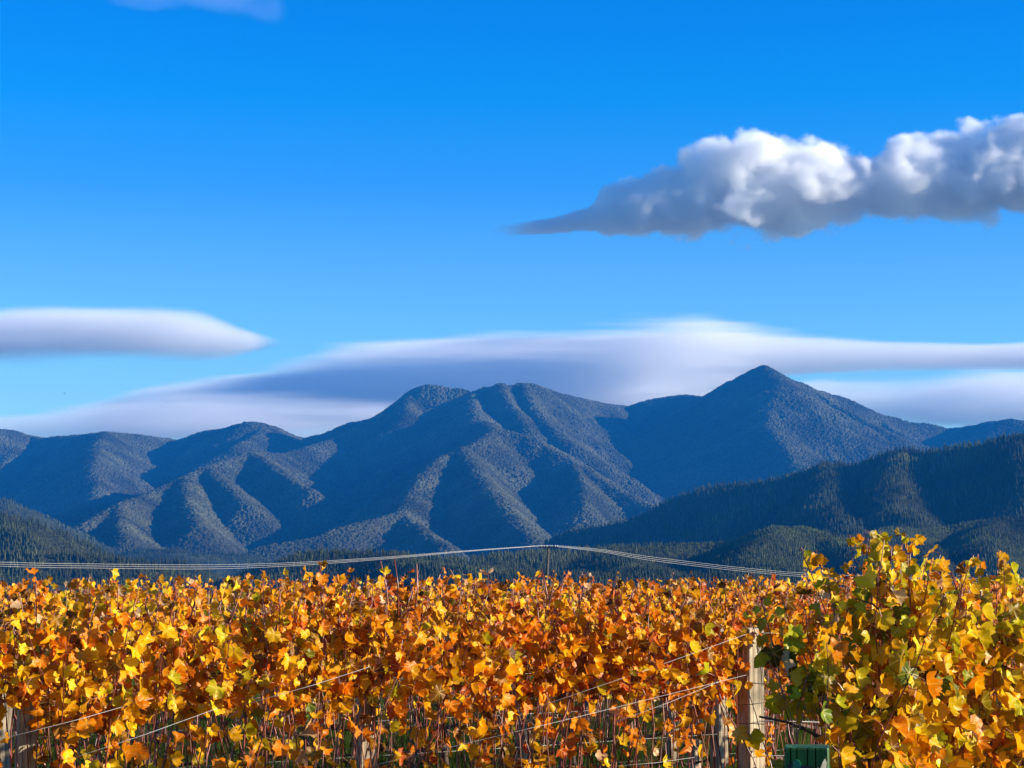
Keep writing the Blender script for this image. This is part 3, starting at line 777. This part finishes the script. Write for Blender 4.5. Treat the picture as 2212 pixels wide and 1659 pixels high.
    # bare tips above the leaves of the front row
for k, (px, py, kind, leafy) in enumerate([s for s in SHOOTS[1] if not s[3]]):
    p1 = at(px, py, (11.45 / (1 - (px - CX) / FP * tan(YAW)))); p0 = at(px + [18, 8, -4, 14][k % 4], 1330, (11.45 / (1 - (px - CX) / FP * tan(YAW))))
    V, F = tube([p0, p0.lerp(p1, .5) + Vector((.01, 0, 0)), p1], [.006, .005, .0035], 5)
    o = link('bare_shoot', mesh_np('bare_shoot', V, F, [M_cane_pale if k % 2 == 0 else M_cane]))
    tag(o, ['pale leafless shoot slanting up beside the two leafy tips', 'straight dark leafless shoot next to the slanting pale one', 'short dark leafless shoot right of the straight one', 'pale leafless shoot just left of the power pole'][k], 'shoot', 'leafless shoots above the vines')

# ------------------------------------------------------------ the green and yellow vines close on the right
PROF = [(1690, 1440), (1730, 1350), (1765, 1290), (1800, 1255), (1835, 1222), (1862, 1170), (1885, 1140), (1905, 1132), (1950, 1150), (1978, 1195), (2010, 1245), (2040, 1215), (2110, 1180), (2160, 1190), (2212, 1205), (2400, 1190), (2700, 1210)]
YB = 9.2
for v, (bx, lab) in enumerate(((1.50, 'yellow and green vine with the tallest tip, nearest on the right'), (2.28, 'lush green and yellow vine at the right edge, nearest row'), (3.06, 'yellow vine half cut by the right edge, nearest row'))):
    random.seed(900 + v); canes = []
    for c in range(24):
        cx = -.5 + 1.0 * (c + random.random()) / 24; yb = YB + (bx - 1.5) * tan(R(38)); yc = yb + cx * sin(R(38))
        px = px_of(bx + cx * cos(R(38)), yc)
        yt = float(np.interp(px, [p[0] for p in PROF], [p[1] for p in PROF])) + abs(random.gauss(0, 22)) * (c % 3 > 0)
        canes.append((cx, EYE + (HORIZON - yt) / FP * yc - .03, random.gauss(0, .06), random.choices((0, 1, 2), (.6, .25, .15))[0]))
    if v == 0:
        for px in range(1858, 1976, 12):
            u = (px - CX) / FP; ss = (u * yb - bx) / (cos(R(38)) - u * sin(R(38))); yc = yb + ss * sin(R(38))
            canes.append((ss, EYE + (HORIZON - float(np.interp(px, [p[0] for p in PROF], [p[1] for p in PROF]))) / FP * yc - .03 - .03 * random.random(), 0.0, 0))
    build_vine(bx, yb, 0, .5, canes, .064, 1.75, lab, 300, seed=700 + v, low=1.12, lowp=.6, yaw=R(38))

# ------------------------------------------------------------ posts and wires
def square_post(name, px, ytop, Y, w, phi, label, lean=0.0, chip=True):
    p = at(px, ytop, Y); h = p.z; rs = random.Random(int(px))
    o = link(name, None); o.location = (p.x, Y, 0); o.rotation_euler = (0, lean, R(phi))
    b = w * .06; V = []; F = []
    ring = [(-w / 2 + b, -w / 2), (-.25 * w, -w / 2), (-.24 * w, -w / 2 + .012), (-.22 * w, -w / 2), (.12 * w, -w / 2), (.135 * w, -w / 2 + .01), (.15 * w, -w / 2), (w / 2 - b, -w / 2), (w / 2, -w / 2 + b), (w / 2, .1 * w), (w / 2 - .01, .12 * w), (w / 2, .14 * w), (w / 2, w / 2 - b), (w / 2 - b, w / 2), (-w / 2 + b, w / 2), (-w / 2, w / 2 - b), (-w / 2, .05 * w), (-w / 2 + .01, .03 * w), (-w / 2, .01 * w), (-w / 2, -w / 2 + b)]
    zs = [-.2, .3, .6, .9, 1.15, h - .04, h - .008, h]; n = len(ring)
    for i, z in enumerate(zs):
        k = 1 if i < 6 else (.99 if i == 6 else .92); jx, jy = rs.uniform(-.003, .003), rs.uniform(-.003, .003)
        for x, y in ring: V.append((x * k + jx, y * k + jy, z + (rs.uniform(-.012, .008) if i == 7 else 0)))
    for i in range(len(zs) - 1):
        for j in range(n): F.append((i * n + j, i * n + (j + 1) % n, (i + 1) * n + (j + 1) % n, (i + 1) * n + j))
    F.append(tuple((len(zs) - 1) * n + j for j in range(n)))
    body = link('timber', mesh_np('timber', V, F, [M_post], smooth=False), o)
    tag(o, label, 'post', 'trellis posts')
    return o, h
post, hp = square_post('trellis_post', 1620, 1356, 12.5, .125, 33, 'tall square timber post with sunlit right face beside the green post')
for k, z in enumerate((1.63, 1.40, 1.27, 1.16, 1.05)):
    r = .125 * .52; ring = [(-r, -r, z), (r, -r, z + .01 * (-1) ** k), (r, r, z), (-r, r, z - .01), (-r, -r, z)]
    V, F = tube(ring, [.0022] * 5, 4); link('wire_loop', mesh_np('wire_loop', V, F, [M_darkwire]), post)
V, F = tube([(0, -.066, 1.62), (.03, -.068, 1.52), (.042, -.068, 1.44), (.045, -.067, 1.38)], [.002] * 4, 4); link('wire_tail', mesh_np('wire_tail', V, F, [M_darkwire]), post)
for px, yt, Y, w, phi, lab in ((1553, 1490, 15.6, .10, 38, 'weathered timber post standing left of the tall one'), (1500, 1498, 18.7, .10, 45, 'dim slender post deeper in the rows left of the weathered one'),
                               (49, 1512, 9.62, .085, 20, 'pale square post between leaves near the left edge'), (4, 1470, 11.8, .10, 25, 'post cut by the left edge of the picture'),
                               (790, 1500, 10.95, .085, 24, 'pale post half hidden by canes left of the middle'), (1450, 1560, 21.7, .11, 30, 'far thin post between dark canes'),
                               (1130, 1560, 17.6, .10, 30, 'far post hidden in the canes near the middle')):
    square_post('trellis_post', px, yt, Y, w, phi, lab, lean=random.uniform(-.02, .02))

def wire(pts, r, label, mat=M_wire, name='trellis_wire', group='trellis wires'):
    V, F = tube(pts, [r] * len(pts), 4)
    return tag(link(name, mesh_np(name, V, F, [mat])), label, 'wire', group)
WY = lambda px: 11.0 / (1 - (px - CX) / FP * tan(YAW))
SL = [((1130, 1538), (1612, 1370), 'highest slanting wire tied to the tall post'), ((800, 1655), (1612, 1458), 'second slanting wire tied to the tall post'),
      ((1325, 1562), (1560, 1470), 'short slanting wire left of the weathered post'), ((0, 1597), (330, 1508), 'slanting wire near the left edge'),
      ((150, 1640), (470, 1530), 'lower slanting wire near the left edge'), ((545, 1517), (800, 1440), 'slanting wire through the canes left of the middle'),
      ((1330, 1655), (1500, 1636), 'low wire running to the base of the weathered post')]
for (a, b, lab) in SL:
    p, q = at(*a, WY(a[0])), at(*b, WY(b[0])); m = p.lerp(q, .5) - Vector((0, 0, .006))
    wire([p, m, q], .0011, lab)
wire([at(1628, 1368, 12.42), at(1730, 1366, 12.8), at(2400, 1364, 16)], .0022, 'level wire leading right from the top of the tall post')
wire([at(1640, 1632, 12.42), at(1760, 1632, 12.8), at(2400, 1630, 16)], .0022, 'level wire leading right low on the tall post')
wire([at(1640, 1556, 12.42), at(1770, 1560, 12.8), at(2400, 1566, 16)], .0022, 'middle wire leading right from the tall post')
for row, (Y, rname) in enumerate(ROWS[:5]):
    for zi, z in enumerate((.72, 1.1, 1.5)):
        wire([(q * cos(YAW), Y + q * sin(YAW) + .02, z - .01 * (q == 0)) for q in (-Y * .3, 0, Y * .5)], .0011, '%s wire strung along the %s row of vines' % (('lowest', 'middle', 'top')[zi], rname))

# green painted strainer post close to the camera
gp = empty('green_post', at(1743, 1612, 7.0)); gh = gp.location.z; gp.location.z = 0; gp.rotation_euler = (0, 0, R(-9))
tag(gp, 'thick green painted timber post with a teal bracket at the bottom edge', 'post')
w = .148; ring = [(-w / 2, -w / 2 + .006), (-w / 2 + .006, -w / 2)]
for gx in (-.36, -.22, .02, .20):
    gx *= w; ring += [(gx - .0025, -w / 2), (gx, -w / 2 + .007), (gx + .0025, -w / 2)]
ring += [(w / 2 - .006, -w / 2), (w / 2, -w / 2 + .006), (w / 2, w / 2 - .006), (w / 2 - .006, w / 2), (-w / 2 + .006, w / 2), (-w / 2, w / 2 - .006)]
V = []; F = []; n = len(ring); rs = random.Random(3)
for z, k in ((-.2, 1), (.6, 1), (gh - .006, 1), (gh, .985)):
    for x, y in ring: V.append((x * k, y * k, z + (rs.uniform(-.002, .002) if z == gh else 0)))
for i in range(3):
    for j in range(n): F.append((i * n + j, i * n + (j + 1) % n, (i + 1) * n + (j + 1) % n, (i + 1) * n + j))
F.append(tuple(3 * n + j for j in range(n)))
link('timber', mesh_np('timber', V, F, [M_green], smooth=False), gp)
def slab(outline, y0, y1):
    V = [(x, y0, z) for x, z in outline] + [(x, y1, z) for x, z in outline]; n = len(outline)
    return V, [tuple(range(n)), tuple(range(2 * n - 1, n - 1, -1))] + [(i, n + i, n + (i + 1) % n, (i + 1) % n) for i in range(n)]
f0 = -w / 2
zt = gh - .038
ol = [(-.058, zt - .09), (-.052, zt - .03), (-.045, zt - .006), (-.034, zt), (-.024, zt - .004), (-.018, zt - .02), (-.015, zt - .04), (-.004, zt - .09)]
V, F = slab(ol, f0 - .016, f0 - .001); link('bracket', mesh_np('bracket', V, F, [M_teal], smooth=False), gp)
V, F = join([slab([(-.062, zt - .026), (-.062, zt - .014), (-.046, zt - .014), (-.046, zt - .026)], f0 - .02, f0 - .017), slab([(-.019, zt - .034), (-.019, zt - .020), (.014, zt - .022), (.014, zt - .036)], f0 - .02, f0 - .002)])
link('strap', mesh_np('strap', V, F, [M_black], smooth=False), gp)
ol = [(.020, zt - .09), (.028, zt - .055), (.036, zt - .025), (.044, zt - .03), (.052, zt - .008), (.060, zt + .004), (.066, zt - .01), (.062, zt - .04), (.056, zt - .09)]
V, F = slab(ol, f0 - .010, f0 - .0015); V = [(x, y - (.03 * (x < .04) * 0) - (.06 - x) * .25 * (y < f0 - .005), z) for x, y, z in V]
link('split_wood', mesh_np('split_wood', V, F, [M_raw], smooth=False), gp)

# old dark arm crossing behind the green post, and one in the tall bush: parts of the near vine
near_vine = [o for o in COL.objects if o.get('label', '').startswith('yellow and green vine')][0]
for k, pl in enumerate(([(1640, 1548), (1700, 1560), (1770, 1590), (1830, 1612), (1900, 1640), (1960, 1668)], [(1846, 1292), (1885, 1305), (1912, 1330), (1935, 1350), (1955, 1400)], [(1720, 1560), (1760, 1590), (1790, 1608)])):
    near_inv = (Matrix.Translation(near_vine.location) @ Matrix.Rotation(near_vine.rotation_euler.z, 4, 'Z')).inverted(); P = [near_inv @ at(a, b, 9.25) for a, b in pl]
    V, F = tube(P, [(.007, .005, .004)[k] * (.7 + .6 * i / len(P)) for i in range(len(P))], 6)
    link('arm', mesh_np('arm', V, F, [M_trunk]), near_vine)

# ------------------------------------------------------------ grass between the rows
V = []; F = []; rs = random.Random(5)
for i in range(26):
    a = rs.uniform(0, 6.28); r = rs.uniform(0, .12); h = rs.uniform(.10, .26); x, y = r * cos(a), r * sin(a); b = len(V); t = rs.uniform(0, 3.14)
    V += [(x - .006 * cos(t), y - .006 * sin(t), 0), (x + .006 * cos(t), y + .006 * sin(t), 0), (x + rs.uniform(-.08, .08), y + rs.uniform(-.08, .08), h)]; F.append((b, b + 1, b + 2))
m, nt, out = new_mat('grass_blade'); oi = N(nt, 'ShaderNodeObjectInfo')
c = ramp_node(nt, oi.outputs['Random'], [(0, (.03, .06, .008)), (.6, (.06, .11, .012)), (1, (.16, .15, .05))])
df = N(nt, 'ShaderNodeBsdfDiffuse'); tr = N(nt, 'ShaderNodeBsdfTranslucent'); mx = N(nt, 'ShaderNodeMixShader'); mx.inputs[0].default_value = .4
nt.links.new(c, df.inputs[0]); nt.links.new(c, tr.inputs[0]); nt.links.new(df.outputs[0], mx.inputs[1]); nt.links.new(tr.outputs[0], mx.inputs[2]); nt.links.new(mx.outputs[0], out.inputs[0])
tuft = proto_obj('grass_tuft', mesh_np('grass_tuft', V, F, [m], smooth=False))
ng_ = 45000; gy = 6 + 74 * rng.random(ng_) ** 1.4; gx = gy * .30 * (rng.random(ng_) * 2 - 1)
me = mesh_np('grass', np.stack([gx, gy, 0 * gx], -1), [])
a = me.attributes.new('sc', 'FLOAT', 'POINT'); a.data.foreach_set('value', (.6 + .9 * rng.random(ng_)).astype(np.float32))
a = me.attributes.new('rot', 'FLOAT', 'POINT'); a.data.foreach_set('value', (6.28 * rng.random(ng_)).astype(np.float32))
o = link('grass', me); tag(o, 'green grass growing between the vine rows', None, None, 'stuff'); o.modifiers.new('spread', 'NODES').node_group = instancer(tuft)

# ------------------------------------------------------------ power line
YP = 320.0
top = at(1184.5, 1181, YP)
pole = empty('utility_pole', (top.x, YP, 0)); tag(pole, 'slim power pole with a crossarm rising behind the vines', 'utility pole')
V, F = tube([(-.55, 0, -.5), (-.25, 0, 4.0), (0, 0, top.z)], [.27, .24, .21], 10); link('pole', mesh_np('pole', V, F, [M_pole]), pole)
za = top.z - .12
link('crossarm', box_mesh('crossarm', -1.35, 1.55, -.22, -.10, za - .07, za + .07, [M_black]), pole)
INS = [-1.15, -.62, -.25, 1.05, 1.4]
for x in INS:
    V, F = tube([(x, -.16, za + .07), (x, -.16, za + .14), (x, -.16, za + .16), (x, -.16, za + .24), (x, -.16, za + .26), (x, -.16, za + .36)], [.04, .04, .11, .06, .10, .05], 8)
    link('insulator', mesh_np('insulator', V, F, [M_porc]), pole)
LW = [(0, 0), (1000, 1190), (850, 1202), (650, 1214.5), (450, 1220), (200, 1218), (0, 1214), (-400, 1196)]
RW = [(0, 0), (1300, 1187), (1400, 1202), (1600, 1226), (1770, 1240), (2000, 1249), (2212, 1248), (2600, 1228)]
for k in range(3):
    pts = []
    xa = top.x + (-1.15, -.62, -.25)[k]; xb = top.x + (1.05, 1.05, 1.4)[k]
    L = [Vector((xa, YP - .16, za + .32))]
    for px, py in LW[1:]:
        s = min(1, (1165 - px) / 700); L.append(at(px, py + s * 4.5 * k, YP - 60 * (1165 - px) / 1200 - .1))
    Rr = [Vector((xb, YP - .16, za + .32 - .1 * k))]
    for px, py in RW[1:]:
        s = min(1, (px - 1200) / 150); Rr.append(at(px, py + s * 3.8 * k, YP + 90 * (px - 1200) / 1200 - .1))
    def smooth(P):
        out = []
        for i in range(len(P) - 1):
            p0, p1, p2, p3 = P[max(i - 1, 0)], P[i], P[i + 1], P[min(i + 2, len(P) - 1)]
            for t in (0, .25, .5, .75):
                out.append(.5 * ((2 * p1) + (p2 - p0) * t + (2 * p0 - 5 * p1 + 4 * p2 - p3) * t * t + (3 * p1 - p0 - 3 * p2 + p3) * t ** 3))
        return out + [P[-1]]
    path = list(reversed(smooth(L))) + smooth(Rr)
    wire(path, .019, '%s of the three power lines hung from the pole' % ('topmost', 'middle', 'lowest')[k], M_cable, 'power_line', 'power lines across the hills')

# bird
bl = at(139, 850, 260); br = empty('bird', bl); br.scale = (.45,) * 3; tag(br, 'tiny dark bird flying above the left skyline', 'bird')
V, F = tube([(-.22, 0, 0), (-.12, 0, 0), (.05, 0, .01), (.16, 0, .02), (.24, 0, .01)], [.01, .06, .075, .045, .01], 6); link('body', mesh_np('body', V, F, [M_bird]), br)
for s in (-1, 1):
    V = [(.10, 0, .03), (-.08, 0, .03), (-.12, s * .28, .16), (.06, s * .30, .17), (-.14, s * .62, .10), (-.06, s * .62, .11)]
    V = V + [(x, y, z - .012) for x, y, z in V]
    F = [(0, 1, 2, 3), (3, 2, 4, 5), (9, 8, 7, 6), (11, 10, 8, 9), (0, 3, 9, 6), (3, 5, 11, 9), (5, 4, 10, 11), (4, 2, 8, 10), (2, 1, 7, 8)]
    link('wing', mesh_np('wing', V, F, [M_bird]), br)
bpy.context.view_layer.update()
